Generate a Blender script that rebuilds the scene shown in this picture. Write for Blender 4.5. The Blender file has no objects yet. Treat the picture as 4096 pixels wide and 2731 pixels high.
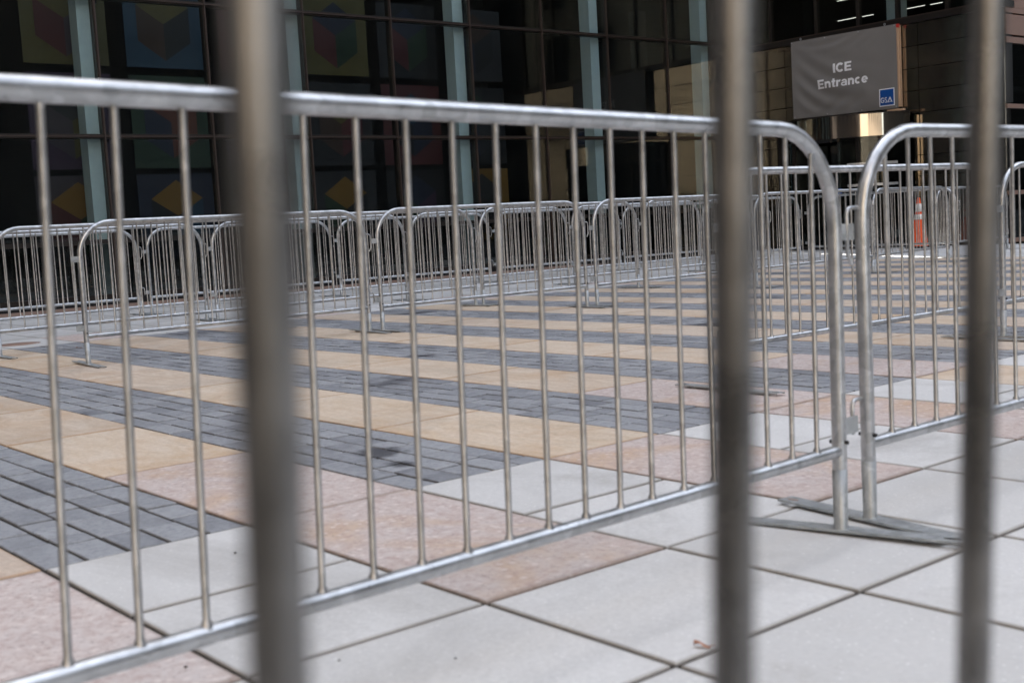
import bpy, math, random
from mathutils import Vector, Matrix
random.seed(7)
R = math.radians
sc = bpy.context.scene
col = sc.collection

# ------------------------------------------------------------------ camera
CAM = Vector((0.0, 0.0, 0.865))
FW = Vector((-0.76865083, 0.63260327, -0.09481041)).normalized()
RT = Vector((0.63858559, 0.76749508, -0.05621166)).normalized()
UP = RT.cross(FW)
cd = bpy.data.cameras.new('camera'); cam = bpy.data.objects.new('camera', cd); col.objects.link(cam)
m = Matrix((RT, UP, -FW)).transposed().to_4x4(); m.translation = CAM
cam.matrix_world = m
cd.sensor_width = 36.0; cd.sensor_fit = 'HORIZONTAL'; cd.lens = 42.569
cd.clip_start = 0.02; cd.clip_end = 1000
cd.dof.use_dof = True; cd.dof.focus_distance = 11.0; cd.dof.aperture_fstop = 4.9; cd.dof.aperture_blades = 0
sc.camera = cam
FPX = 42.569 / 36.0

# ------------------------------------------------------------------ world, sun, exposure
SUN_EL, SUN_AZ = R(42), R(300)
w = bpy.data.worlds.new('World'); sc.world = w; w.use_nodes = True
nt = w.node_tree; bg = nt.nodes['Background']
sky = nt.nodes.new('ShaderNodeTexSky'); sky.sky_type = 'NISHITA'; sky.sun_disc = False
sky.sun_elevation = SUN_EL; sky.sun_rotation = SUN_AZ; sky.air_density = 1.0; sky.dust_density = 3.0; sky.ozone_density = 1.0
hs = nt.nodes.new('ShaderNodeHueSaturation'); hs.inputs['Saturation'].default_value = 0.42
nt.links.new(sky.outputs[0], hs.inputs['Color']); nt.links.new(hs.outputs[0], bg.inputs[0]); bg.inputs[1].default_value = 0.15
sl = bpy.data.lights.new('sun', 'SUN'); sl.energy = 4.5; sl.angle = R(0.5); sl.color = (1.0, 0.93, 0.84)
sun = bpy.data.objects.new('sun', sl); col.objects.link(sun)
d = Vector((math.sin(SUN_AZ) * math.cos(SUN_EL), math.cos(SUN_AZ) * math.cos(SUN_EL), math.sin(SUN_EL)))
sun.rotation_euler = d.to_track_quat('Z', 'Y').to_euler(); sun.location = (0, 0, 40)
vs = sc.view_settings; vs.view_transform = 'Standard'; vs.look = 'None'; vs.gamma = 1.0; vs.exposure = 2.62; vs.use_curve_mapping = False
sc.cycles.use_denoising = True
sc.cycles.max_bounces = 6; sc.cycles.transparent_max_bounces = 24

# ------------------------------------------------------------------ material helpers
def mat(name):
    mt = bpy.data.materials.new(name); mt.use_nodes = True
    n = mt.node_tree; b = n.nodes['Principled BSDF']
    return mt, n, b
def nd(n, t, **kw):
    o = n.nodes.new('ShaderNode' + t)
    for k, v in kw.items():
        if k in o.inputs.keys(): o.inputs[k].default_value = v
        else: setattr(o, k, v)
    return o
def ramp(n, src, stops):
    r = n.nodes.new('ShaderNodeValToRGB'); e = r.color_ramp.elements
    while len(e) < len(stops): e.new(0.5)
    for i, (p, c) in enumerate(stops):
        e[i].position = p; e[i].color = (c[0], c[1], c[2], 1) if not isinstance(c, (int, float)) else (c, c, c, 1)
    n.links.new(src, r.inputs[0]); return r.outputs[0]
def mixc(n, fac, a, b, mode='MIX'):
    x = n.nodes.new('ShaderNodeMix'); x.data_type = 'RGBA'; x.blend_type = mode
    for s, v in ((0, fac), (6, a), (7, b)):
        if isinstance(v, bpy.types.NodeSocket): n.links.new(v, x.inputs[s])
        else: x.inputs[s].default_value = v if isinstance(v, (int, float)) else (v[0], v[1], v[2], 1)
    return x.outputs[2]
def coords(n, rnd=True, scale=(1, 1, 1)):
    tc = n.nodes.new('ShaderNodeTexCoord'); mp = n.nodes.new('ShaderNodeMapping')
    mp.inputs['Scale'].default_value = scale
    n.links.new(tc.outputs['Object'], mp.inputs['Vector'])
    rv = None
    if rnd:
        oi = n.nodes.new('ShaderNodeObjectInfo'); gi = n.nodes.new('ShaderNodeNewGeometry')
        ad = nd(n, 'Math', operation='ADD'); fr = nd(n, 'Math', operation='FRACT')
        n.links.new(oi.outputs['Random'], ad.inputs[0]); n.links.new(gi.outputs['Random Per Island'], ad.inputs[1])
        n.links.new(ad.outputs[0], fr.inputs[0]); rv = fr.outputs[0]
        ml = nd(n, 'Math', operation='MULTIPLY'); ml.inputs[1].default_value = 57.0
        n.links.new(rv, ml.inputs[0]); n.links.new(ml.outputs[0], mp.inputs['Location'])
    return mp.outputs[0], rv
def noise(n, vec, s, det=4, rough=0.55, dist=0.0):
    t = nd(n, 'TexNoise'); t.inputs['Scale'].default_value = s; t.inputs['Detail'].default_value = det
    t.inputs['Roughness'].default_value = rough; t.inputs['Distortion'].default_value = dist
    n.links.new(vec, t.inputs['Vector']); return t.outputs[0]
def voro(n, vec, s, feat='F1', out=0):
    t = nd(n, 'TexVoronoi'); t.feature = feat; t.inputs['Scale'].default_value = s
    n.links.new(vec, t.inputs['Vector']); return t.outputs[out]
def bump(n, b, h, st=0.3, dist=0.004):
    x = nd(n, 'Bump'); x.inputs['Strength'].default_value = st; x.inputs['Distance'].default_value = dist
    n.links.new(h, x.inputs['Height']); n.links.new(x.outputs[0], b.inputs['Normal'])
def plain(name, c, rough=0.6, metal=0.0, emit=None, es=0.0):
    mt, n, b = mat(name)
    v, r = coords(n)
    f = noise(n, v, 9, 4)
    n.links.new(mixc(n, f, [k * 0.88 for k in c], [min(1, k * 1.1) for k in c]), b.inputs['Base Color'])
    b.inputs['Roughness'].default_value = rough; b.inputs['Metallic'].default_value = metal
    if emit: b.inputs['Emission Color'].default_value = (*emit, 1); b.inputs['Emission Strength'].default_value = es
    return mt
def grime(n, c, edge_col, edge_w=0.02, edge_amt=0.6, stain=0.35):
    tc = n.nodes.new('ShaderNodeTexCoord'); sx = nd(n, 'SeparateXYZ'); n.links.new(tc.outputs['Generated'], sx.inputs[0])
    gp = n.nodes.new('ShaderNodeNewGeometry'); pos = gp.outputs['Position']
    def mth(op, a, b_=None):
        m_ = nd(n, 'Math', operation=op)
        for i, q in enumerate((a, b_)):
            if q is None: continue
            if isinstance(q, (int, float)): m_.inputs[i].default_value = q
            else: n.links.new(q, m_.inputs[i])
        return m_.outputs[0]
    ex = mth('MINIMUM', sx.outputs[0], mth('SUBTRACT', 1.0, sx.outputs[0])); ey = mth('MINIMUM', sx.outputs[1], mth('SUBTRACT', 1.0, sx.outputs[1]))
    e = mth('SUBTRACT', mth('MINIMUM', ex, ey), mth('MULTIPLY', noise(n, pos, 9, 5, 0.7), edge_w * 1.6))
    c = mixc(n, ramp(n, e, [(0.0, edge_amt), (edge_w, 0.0)]), c, edge_col)
    big = noise(n, pos, 0.55, 7, 0.7, 1.8)
    c = mixc(n, ramp(n, big, [(0.5, 0.0), (0.72, stain)]), c, (0.17, 0.155, 0.135))
    gum = voro(n, pos, 1.7)
    c = mixc(n, ramp(n, mth('ADD', gum, mth('MULTIPLY', noise(n, pos, 40, 3), 0.02)), [(0.030, 0.55), (0.042, 0.0)]), c, (0.13, 0.12, 0.11))
    return c
M = {}
# galvanised steel
def steel(name, c0, c1, r0, r1, metal=0.82):
    mt, n, b = mat(name); v, r = coords(n)
    a = noise(n, v, 16, 5, 0.6); sp = voro(n, v, 34, 'F1', 1)
    g = nd(n, 'RGBToBW'); n.links.new(sp, g.inputs[0])
    c = ramp(n, a, [(0.3, c0), (0.7, c1)])
    c = mixc(n, 0.26, c, ramp(n, g.outputs[0], [(0.15, 0.25), (0.85, 0.85)]), 'OVERLAY')
    st = noise(n, v, 5, 6, 0.7)
    c = mixc(n, ramp(n, st, [(0.55, 0.0), (0.75, 0.42)]), c, (0.24, 0.235, 0.22))
    c = mixc(n, ramp(n, noise(n, v, 11, 7, 0.8, 1.0), [(0.70, 0.0), (0.78, 0.55)]), c, (0.20, 0.105, 0.05))
    n.links.new(c, b.inputs['Base Color']); b.inputs['Metallic'].default_value = metal
    n.links.new(ramp(n, a, [(0.25, r0), (0.75, r1)]), b.inputs['Roughness'])
    bump(n, b, noise(n, v, 120, 3), 0.12, 0.001)
    return mt
M['steel'] = steel('galvanised_steel', (0.37, 0.38, 0.39), (0.52, 0.535, 0.545), 0.26, 0.42)
M['steel_dull'] = steel('dull_galvanised_steel', (0.30, 0.32, 0.325), (0.44, 0.46, 0.47), 0.36, 0.52, 0.45)
M['steel_dimmed'] = steel('darkened_galvanised_steel', (0.145, 0.143, 0.14), (0.24, 0.237, 0.232), 0.22, 0.36)  # darkened copy, stands for dim surroundings mirrored in the foreground bars
M['steel_bar'] = steel('weathered_bar_steel', (0.32, 0.32, 0.317), (0.47, 0.47, 0.467), 0.28, 0.44)
# concrete slab
mt, n, b = mat('pale_concrete'); v, r = coords(n); M['concrete'] = mt
c = ramp(n, r, [(0.0, (0.54, 0.535, 0.52)), (0.5, (0.60, 0.595, 0.58)), (1.0, (0.64, 0.635, 0.62))])
c = mixc(n, ramp(n, noise(n, v, 2.3, 6, 0.65, 0.6), [(0.4, 0.0), (0.75, 0.4)]), c, (0.42, 0.41, 0.39))
c = mixc(n, ramp(n, noise(n, v, 75, 4, 0.75), [(0.35, 0.0), (0.7, 0.5)]), c, (0.42, 0.415, 0.41))
c = mixc(n, ramp(n, voro(n, v, 42), [(0.06, 0.75), (0.17, 0.0)]), c, (0.76, 0.755, 0.74))
c = mixc(n, ramp(n, voro(n, v, 15), [(0.015, 0.7), (0.035, 0.0)]), c, (0.16, 0.14, 0.12))
c = mixc(n, ramp(n, noise(n, v, 1.1, 7, 0.72, 1.5), [(0.60, 0.0), (0.72, 0.4)]), c, (0.31, 0.29, 0.26))
c = grime(n, c, (0.24, 0.215, 0.185), 0.009, 0.45, 0.42)
n.links.new(c, b.inputs['Base Color']); b.inputs['Roughness'].default_value = 0.72
bump(n, b, noise(n, v, 120, 2), 0.12, 0.001)
# sandstone (tan) slab
mt, n, b = mat('tan_sandstone'); v, r = coords(n); M['sandstone'] = mt
c = ramp(n, r, [(0.0, (0.47, 0.375, 0.295)), (0.25, (0.60, 0.485, 0.36)), (0.5, (0.49, 0.40, 0.335)), (0.75, (0.56, 0.44, 0.315)), (1.0, (0.62, 0.52, 0.42))])
v2 = nd(n, 'Mapping'); n.links.new(v, v2.inputs[0]); v2.inputs['Scale'].default_value = (1, 4, 1); v2.inputs['Rotation'].default_value = (0, 0, 0.6)
c = mixc(n, ramp(n, noise(n, v2.outputs[0], 2.4, 7, 0.7, 1.2), [(0.40, 0.0), (0.60, 0.8)]), c, (0.66, 0.57, 0.47))
c = mixc(n, ramp(n, noise(n, v, 1.6, 6, 0.65, 0.9), [(0.48, 0.0), (0.66, 0.6)]), c, (0.50, 0.33, 0.19))
c = mixc(n, ramp(n, noise(n, v, 45, 5, 0.85), [(0.42, 0.0), (0.72, 0.55)]), c, (0.33, 0.24, 0.16))
c = mixc(n, ramp(n, noise(n, v2.outputs[0], 5.0, 8, 0.85, 2.4), [(0.58, 0.0), (0.66, 0.6)]), c, (0.27, 0.21, 0.17))
c = mixc(n, ramp(n, voro(n, v, 33), [(0.05, 0.6), (0.16, 0.0)]), c, (0.70, 0.61, 0.51))
c = grime(n, c, (0.36, 0.20, 0.09), 0.008, 0.5, 0.28)
n.links.new(c, b.inputs['Base Color']); b.inputs['Roughness'].default_value = 0.66
bump(n, b, noise(n, v, 60, 5), 0.2, 0.003)
# pink granite slab
mt, n, b = mat('pink_granite'); v, r = coords(n); M['granite'] = mt
c = ramp(n, r, [(0.0, (0.52, 0.425, 0.385)), (0.35, (0.60, 0.535, 0.505)), (0.7, (0.53, 0.45, 0.41)), (1.0, (0.58, 0.49, 0.45))])
v2 = nd(n, 'Mapping'); n.links.new(v, v2.inputs[0]); v2.inputs['Scale'].default_value = (1, 5, 1); v2.inputs['Rotation'].default_value = (0, 0, 0.5)
c = mixc(n, ramp(n, noise(n, v, 3.0, 6, 0.7, 0.9), [(0.4, 0.0), (0.66, 0.8)]), c, (0.55, 0.50, 0.48))
c = mixc(n, ramp(n, noise(n, v, 1.5, 5, 0.65, 0.4), [(0.52, 0.0), (0.68, 0.75)]), c, (0.52, 0.33, 0.17))
c = mixc(n, ramp(n, noise(n, v, 26, 5, 0.8, 0.5), [(0.45, 0.0), (0.66, 0.7)]), c, (0.36, 0.24, 0.21))
c = mixc(n, ramp(n, voro(n, v, 24), [(0.10, 0.75), (0.30, 0.0)]), c, (0.68, 0.61, 0.57))
c = mixc(n, ramp(n, noise(n, v, 60, 4, 0.8), [(0.56, 0.0), (0.68, 0.8)]), c, (0.24, 0.18, 0.17))
c = mixc(n, ramp(n, noise(n, v2.outputs[0], 4.0, 8, 0.88, 2.6), [(0.60, 0.0), (0.66, 0.85)]), c, (0.13, 0.12, 0.13))
c = grime(n, c, (0.20, 0.14, 0.10), 0.009, 0.5, 0.28)
n.links.new(c, b.inputs['Base Color']); b.inputs['Roughness'].default_value = 0.6
bump(n, b, noise(n, v, 50, 5), 0.2, 0.003)
# dark pavers
mt, n, b = mat('blue_grey_paver'); v, r = coords(n); M['paver'] = mt
c = ramp(n, r, [(0.0, (0.155, 0.162, 0.178)), (0.3, (0.235, 0.245, 0.262)), (0.7, (0.31, 0.32, 0.335)), (1.0, (0.185, 0.193, 0.21))])
tw = n.nodes.new('ShaderNodeNewGeometry')
c = mixc(n, ramp(n, noise(n, v, 11, 6, 0.7, 0.5), [(0.38, 0.0), (0.68, 0.65)]), c, (0.33, 0.34, 0.36))
c = mixc(n, ramp(n, noise(n, v, 40, 4, 0.8), [(0.45, 0.0), (0.7, 0.6)]), c, (0.115, 0.12, 0.135))
c = mixc(n, ramp(n, noise(n, tw.outputs['Position'], 0.8, 4, 0.6, 0.6), [(0.60, 0.0), (0.70, 0.8)]), c, (0.06, 0.06, 0.07))
for sx_, sy_, sr_ in ((-4.02, 2.60, 0.26), (-3.75, 2.52, 0.14), (-6.9, 4.85, 0.22), (-6.35, 7.3, 0.45), (-5.6, 1.9, 0.2)):
    vd = nd(n, 'VectorMath', operation='DISTANCE'); n.links.new(tw.outputs['Position'], vd.inputs[0]); vd.inputs[1].default_value = (sx_, sy_, 0)
    dv = nd(n, 'Math', operation='DIVIDE'); n.links.new(vd.outputs['Value'], dv.inputs[0]); dv.inputs[1].default_value = sr_
    ad = nd(n, 'Math', operation='ADD'); n.links.new(dv.outputs[0], ad.inputs[0]); n.links.new(noise(n, tw.outputs['Position'], 7, 4, 0.7), ad.inputs[1])
    c = mixc(n, ramp(n, ad.outputs[0], [(0.75, 0.85), (1.0, 0.0)]), c, (0.035, 0.035, 0.042))
n.links.new(c, b.inputs['Base Color']); b.inputs['Roughness'].default_value = 0.62
bump(n, b, noise(n, v, 45, 5), 0.35, 0.004)
M['bed'] = plain('dark_joint_sand', (0.022, 0.017, 0.013), 0.95)
M['ground'] = plain('far_asphalt', (0.06, 0.06, 0.062), 0.9)
M['base_strip'] = plain('brown_granite_strip', (0.26, 0.17, 0.13), 0.6)
# facade
mt, n, b = mat('bronze_metal_panel'); v, r = coords(n); M['panel'] = mt
c = ramp(n, r, [(0.0, (0.40, 0.36, 0.30)), (1.0, (0.48, 0.43, 0.36))])
c = mixc(n, ramp(n, noise(n, v, 1.4, 4), [(0.35, 0.0), (0.75, 0.5)]), c, (0.34, 0.305, 0.255))
n.links.new(c, b.inputs['Base Color']); b.inputs['Metallic'].default_value = 0.97
n.links.new(ramp(n, noise(n, v, 3, 4), [(0.3, 0.07), (0.7, 0.13)]), b.inputs['Roughness'])
M['red_stone'] = plain('red_brown_granite', (0.27, 0.17, 0.13), 0.45)
M['dark_metal'] = plain('dark_bronze_frame', (0.035, 0.030, 0.027), 0.38, 0.6)
M['trim'] = plain('bronze_trim', (0.075, 0.055, 0.047), 0.4, 0.6)
M['black'] = plain('black_metal', (0.012, 0.012, 0.013), 0.45, 0.2)
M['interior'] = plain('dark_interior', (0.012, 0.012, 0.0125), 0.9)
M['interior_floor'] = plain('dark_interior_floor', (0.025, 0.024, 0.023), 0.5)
M['column'] = plain('pale_teal_column', (0.41, 0.50, 0.505), 0.5)
M['lamp'] = plain('lit_tube', (0.9, 0.9, 0.85), 0.5, 0, (1.0, 0.96, 0.86), 0.28)
M['lamp_warm'] = plain('lit_warm_lamp', (0.9, 0.7, 0.4), 0.5, 0, (1.0, 0.62, 0.28), 0.12)
def glass(name, tint, boost, rough=0.0):
    mt = bpy.data.materials.new(name); mt.use_nodes = True; n = mt.node_tree; n.nodes.clear()
    o = nd(n, 'OutputMaterial'); mx = nd(n, 'MixShader'); tr = nd(n, 'BsdfTransparent'); gl = nd(n, 'BsdfGlossy')
    tr.inputs[0].default_value = (*tint, 1); gl.inputs['Roughness'].default_value = rough; gl.inputs[0].default_value = (0.95, 1, 0.98, 1)
    fr = nd(n, 'Fresnel'); gi = nd(n, 'NewGeometry'); io = nd(n, 'MapRange'); io.inputs['To Min'].default_value = 1.52; io.inputs['To Max'].default_value = 1 / 1.52
    n.links.new(gi.outputs['Backfacing'], io.inputs['Value']); n.links.new(io.outputs[0], fr.inputs[0])
    ml = nd(n, 'Math', operation='MULTIPLY'); ml.inputs[1].default_value = boost; ml.use_clamp = True
    n.links.new(fr.outputs[0], ml.inputs[0]); n.links.new(ml.outputs[0], mx.inputs[0])
    n.links.new(tr.outputs[0], mx.inputs[1]); n.links.new(gl.outputs[0], mx.inputs[2]); n.links.new(mx.outputs[0], o.inputs[0])
    tc = nd(n, 'TexCoord'); mp = nd(n, 'Mapping'); oi = nd(n, 'ObjectInfo')
    n.links.new(tc.outputs['Object'], mp.inputs[0]); n.links.new(oi.outputs['Random'], mp.inputs['Location'])
    bp = nd(n, 'Bump'); bp.inputs['Strength'].default_value = 0.018; bp.inputs['Distance'].default_value = 0.05
    n.links.new(noise(n, mp.outputs[0], 1.1, 2), bp.inputs['Height']); n.links.new(bp.outputs[0], gl.inputs['Normal']); n.links.new(bp.outputs[0], fr.inputs['Normal'])
    return mt
M['glass'] = glass('tinted_curtain_glass', (0.85, 0.885, 0.89), 0.65)
M['glass_dark'] = glass('dark_tinted_glass', (0.55, 0.58, 0.58), 0.9)
M['chrome'] = plain('polished_stainless', (0.50, 0.46, 0.40), 0.07, 1.0)
# banner cloth
mt, n, b = mat('grey_vinyl_banner'); v, r = coords(n, False); M['banner'] = mt
c = ramp(n, noise(n, v, 260, 2, 0.7), [(0.3, (0.18, 0.17, 0.16)), (0.7, (0.23, 0.22, 0.21))])
c = mixc(n, ramp(n, noise(n, v, 1.5, 4), [(0.4, 0.0), (0.8, 0.3)]), c, (0.14, 0.13, 0.12))
n.links.new(c, b.inputs['Base Color']); b.inputs['Roughness'].default_value = 0.6
M['white_print'] = plain('white_lettering', (0.88, 0.88, 0.90), 0.5)
M['blue_print'] = plain('blue_print', (0.005, 0.075, 0.32), 0.45)
M['timber'] = plain('raw_timber', (0.50, 0.33, 0.21), 0.7)
M['red_paint'] = plain('red_paint', (0.55, 0.04, 0.03), 0.5)
M['orange'] = plain('orange_cone_rubber', (0.88, 0.11, 0.02), 0.5)
M['reflective'] = plain('white_reflective_tape', (0.78, 0.78, 0.76), 0.4)
M['rubber'] = plain('black_rubber', (0.02, 0.02, 0.02), 0.7)
M['stone'] = plain('tan_facade_stone', (0.44, 0.37, 0.29), 0.8)
M['brick'] = plain('brown_facade_brick', (0.035, 0.028, 0.025), 0.85)
M['dark_stone'] = plain('dark_facade_stone', (0.035, 0.033, 0.030), 0.95)
M['winglass'] = plain('dark_window_glass', (0.015, 0.016, 0.018), 0.4); M['winglass'].node_tree.nodes['Principled BSDF'].inputs['Specular IOR Level'].default_value = 0.15
M['leaf'] = plain('dry_leaf', (0.36, 0.17, 0.10), 0.8)
M['grit'] = plain('brown_grit', (0.06, 0.05, 0.042), 0.9)
M['gold'] = plain('yellow_strip', (0.42, 0.22, 0.02), 0.6)

# ------------------------------------------------------------------ mesh helpers
class MB:
    def __init__(s): s.v = []; s.f = []; s.sm = []
    def face(s, idx, smooth=False): s.f.append(idx); s.sm.append(smooth)
    def box(s, x0, x1, y0, y1, z0, z1):
        k = len(s.v)
        s.v += [(x0, y0, z0), (x1, y0, z0), (x1, y1, z0), (x0, y1, z0), (x0, y0, z1), (x1, y0, z1), (x1, y1, z1), (x0, y1, z1)]
        for q in ((0, 3, 2, 1), (4, 5, 6, 7), (0, 1, 5, 4), (1, 2, 6, 5), (2, 3, 7, 6), (3, 0, 4, 7)): s.face([k + i for i in q])
        return s
    def cbox(s, x0, x1, y0, y1, z0, z1, c):       # box with chamfered top edge
        k = len(s.v)
        s.v += [(x0, y0, z0), (x1, y0, z0), (x1, y1, z0), (x0, y1, z0), (x0, y0, z1 - c), (x1, y0, z1 - c), (x1, y1, z1 - c), (x0, y1, z1 - c),
                (x0 + c, y0 + c, z1), (x1 - c, y0 + c, z1), (x1 - c, y1 - c, z1), (x0 + c, y1 - c, z1)]
        for q in ((0, 1, 5, 4), (1, 2, 6, 5), (2, 3, 7, 6), (3, 0, 4, 7), (4, 5, 9, 8), (5, 6, 10, 9), (6, 7, 11, 10), (7, 4, 8, 11), (8, 9, 10, 11)): s.face([k + i for i in q])
        return s
    def tube(s, pts, rad, sides=12, cap=True):
        pts = [Vector(p) for p in pts]; k0 = len(s.v); nrm = None
        for i, p in enumerate(pts):
            t = (pts[min(i + 1, len(pts) - 1)] - pts[max(i - 1, 0)]).normalized()
            if nrm is None:
                a = Vector((0, 1, 0)) if abs(t.y) < 0.9 else Vector((1, 0, 0)); nrm = (a - t * a.dot(t)).normalized()
            else: nrm = (nrm - t * nrm.dot(t)).normalized()
            bi = t.cross(nrm); r = rad[i] if isinstance(rad, (list, tuple)) else rad
            for j in range(sides):
                an = 2 * math.pi * j / sides; s.v.append(tuple(p + (nrm * math.cos(an) + bi * math.sin(an)) * r))
        for i in range(len(pts) - 1):
            for j in range(sides):
                a = k0 + i * sides + j; b_ = k0 + i * sides + (j + 1) % sides
                s.face([a, b_, b_ + sides, a + sides], True)
        if cap:
            e = k0 + (len(pts) - 1) * sides; s.poly([s.v[k0 + j] for j in range(sides)][::-1]); s.poly([s.v[e + j] for j in range(sides)])
        return s
    def lathe(s, prof, sides=24, ctr=(0, 0, 0)):
        k0 = len(s.v)
        for r_, z in prof:
            for j in range(sides):
                a = 2 * math.pi * j / sides; s.v.append((ctr[0] + r_ * math.cos(a), ctr[1] + r_ * math.sin(a), ctr[2] + z))
        for i in range(len(prof) - 1):
            for j in range(sides):
                a = k0 + i * sides + j; b_ = k0 + i * sides + (j + 1) % sides
                s.face([a, b_, b_ + sides, a + sides], True)
        return s
    def poly(s, pts, n=None):
        k = len(s.v); s.v += [tuple(p) for p in pts]; s.face(list(range(k, k + len(pts)))); return s
    def prism(s, pts, off):                        # flat outline given thickness along vector off
        k = len(s.v); c = len(pts); o = Vector(off)
        s.v += [tuple(p) for p in pts] + [tuple(Vector(p) + o) for p in pts]
        s.face([k + i for i in range(c)][::-1]); s.face([k + c + i for i in range(c)])
        for i in range(c): s.face([k + i, k + (i + 1) % c, k + c + (i + 1) % c, k + c + i])
        return s
    def mesh(s, name, mt):
        me = bpy.data.meshes.new(name); me.from_pydata(s.v, [], s.f)
        me.polygons.foreach_set('use_smooth', s.sm); me.materials.append(M[mt]); me.update(); return me
    def build(s, name, mt, parent=None, loc=(0, 0, 0)): return ob(name, s.mesh(name, mt), parent, loc)
def ob(name, data, parent=None, loc=(0, 0, 0), rot=None):
    o = bpy.data.objects.new(name, data); col.objects.link(o)
    if parent: o.parent = parent
    o.location = loc
    if rot: o.rotation_euler = rot
    return o
def tag(o, label=None, cat=None, group=None, kind=None):
    if label: o['label'] = label
    if cat: o['category'] = cat
    if group: o['group'] = group
    if kind: o['kind'] = kind
    return o
def thing(name, label, cat, loc=(0, 0, 0), rz=0, group=None):
    return tag(ob(name, None, None, loc, (0, 0, rz)), label, cat, group)
def project(p):                                     # picture position (0..1) used only to skip what lies outside the view
    q = Vector(p) - CAM; z = q.dot(FW)
    if z < 0.05: return None
    return 0.5 + FPX * q.dot(RT) / z, 0.5 - FPX * q.dot(UP) / z / (682 / 1024), z

# ------------------------------------------------------------------ ground and paving
tag(MB().poly([(-300, -300, -0.045), (300, -300, -0.045), (300, 300, -0.045), (-300, 300, -0.045)]).build('ground', 'ground'), kind='structure')
bed = tag(MB().poly([(-18.55, -6, -0.0075), (8, -6, -0.0075), (8, 21.88, -0.0075), (-18.55, 21.88, -0.0075)]).build('plaza_paving', 'bed'), kind='structure')
V0, WD, WT = 1.052, 0.617, 0.6095
PV = WD + WT
B2, B1, B0, BM1 = -2.176, -2.760, -3.358, -4.525
UL = -11.47
NS = 16                                             # stripes
slabs = []                                          # (material, u0, u1, v0, v1)
def av(k): return V0 + (k // 2) * PV + (k % 2) * WD
V_START = -3
for k in range(2 * V_START, 26):
    dark = k % 2 == 0
    a, b_ = av(k), av(k + 1)
    j = k // 2                                      # T row index: T1 is j=0
    if not dark:
        u = B0; tint = 'sandstone'
        edges = [(BM1, B0, 'granite' if j in (0, 2, 3, -2) else 'sandstone')]
        x = BM1; i = 0
        while x > UL + 0.1:
            x2 = max(x - 1.165, UL); edges.append((x2, x, 'sandstone')); x = x2
        if j % 2 == 0: edges.append((UL - 1.1, UL, 'granite'))
        right = 'sandstone' if j in (3, 5, 7, 8, 10) else 'granite'
        edges.append((B0, B2, right))
        for u0, u1, mm in edges: slabs.append((mm, u0, u1, a, b_))
        xl = UL - 1.1 if j % 2 == 0 else UL
    else:
        slabs.append(('concrete', B0, B1, a, b_)); slabs.append(('concrete', B1, B2, a, b_)); xl = UL
    # grey slabs right of the pattern
    x = B2; st = 0.593
    while x < 4.5: slabs.append(('concrete', x, x + st, a, b_)); x += st
    # grey slabs between the pattern and the glass building
    x = xl; w_ = 1.168
    while x > -17.4:
        x2 = max(x - w_, -17.4); slabs.append(('concrete', x2, x, a, b_)); x = x2
    slabs.append(('base_strip', -18.45, -17.4, a, b_))
v_end = av(26)
x = -17.4
while x < 4:
    y = v_end
    while y < 21.6: slabs.append(('concrete', x, x + 1.165, y, min(y + 0.613, 21.8))); y += 0.613
    x += 1.165
NAME = {'concrete': 'concrete_slab', 'sandstone': 'sandstone_slab', 'granite': 'granite_slab', 'base_strip': 'granite_kerb'}
GAP = {'concrete': 0.0075, 'sandstone': 0.0055, 'granite': 0.006, 'base_strip': 0.004}
vis = {}; rest = {}
for s_ in slabs:
    mm, u0, u1, a, b_ = s_
    best = None
    for px_ in (u0, (u0 + u1) / 2, u1):
        for py_ in (a, (a + b_) / 2, b_):
            q = project((px_, py_, 0))
            if q and -0.03 < q[0] < 1.03 and q[1] < 1.05: best = min(best or 99, q[2])
    if best is None:
        if u0 > -6 and a > -2: rest.setdefault(mm, []).append(s_)
        continue
    vis.setdefault(mm, []).append((best, s_))
cache = {}
for mm, L in vis.items():
    L.sort(key=lambda t: t[0])
    for i, (dist, (mm, u0, u1, a, b_)) in enumerate(L):
        if i >= 260: rest.setdefault(mm, []).append((mm, u0, u1, a, b_)); continue
        g = GAP[mm]; hw, hd = (u1 - u0) / 2 - g, (b_ - a) / 2 - g
        key = (mm, round(hw, 3), round(hd, 3))
        if key not in cache: cache[key] = MB().cbox(-hw, hw, -hd, hd, -0.04, 0, 0.0025).mesh(NAME[mm], mm)
        o = ob(NAME[mm], cache[key], bed, ((u0 + u1) / 2, (a + b_) / 2, random.uniform(-0.0012, 0.0012)), (random.gauss(0, 0.0007), random.gauss(0, 0.0007), random.gauss(0, 0.0012)))
for mm, L in rest.items():
    mb = MB()
    for _, u0, u1, a, b_ in L: g = GAP[mm]; mb.cbox(u0 + g, u1 - g, a + g, b_ - g, -0.04, random.uniform(-0.001, 0.001), 0.0025)
    tag(mb.build('distant_' + NAME[mm], mm, bed), kind='stuff')
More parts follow.
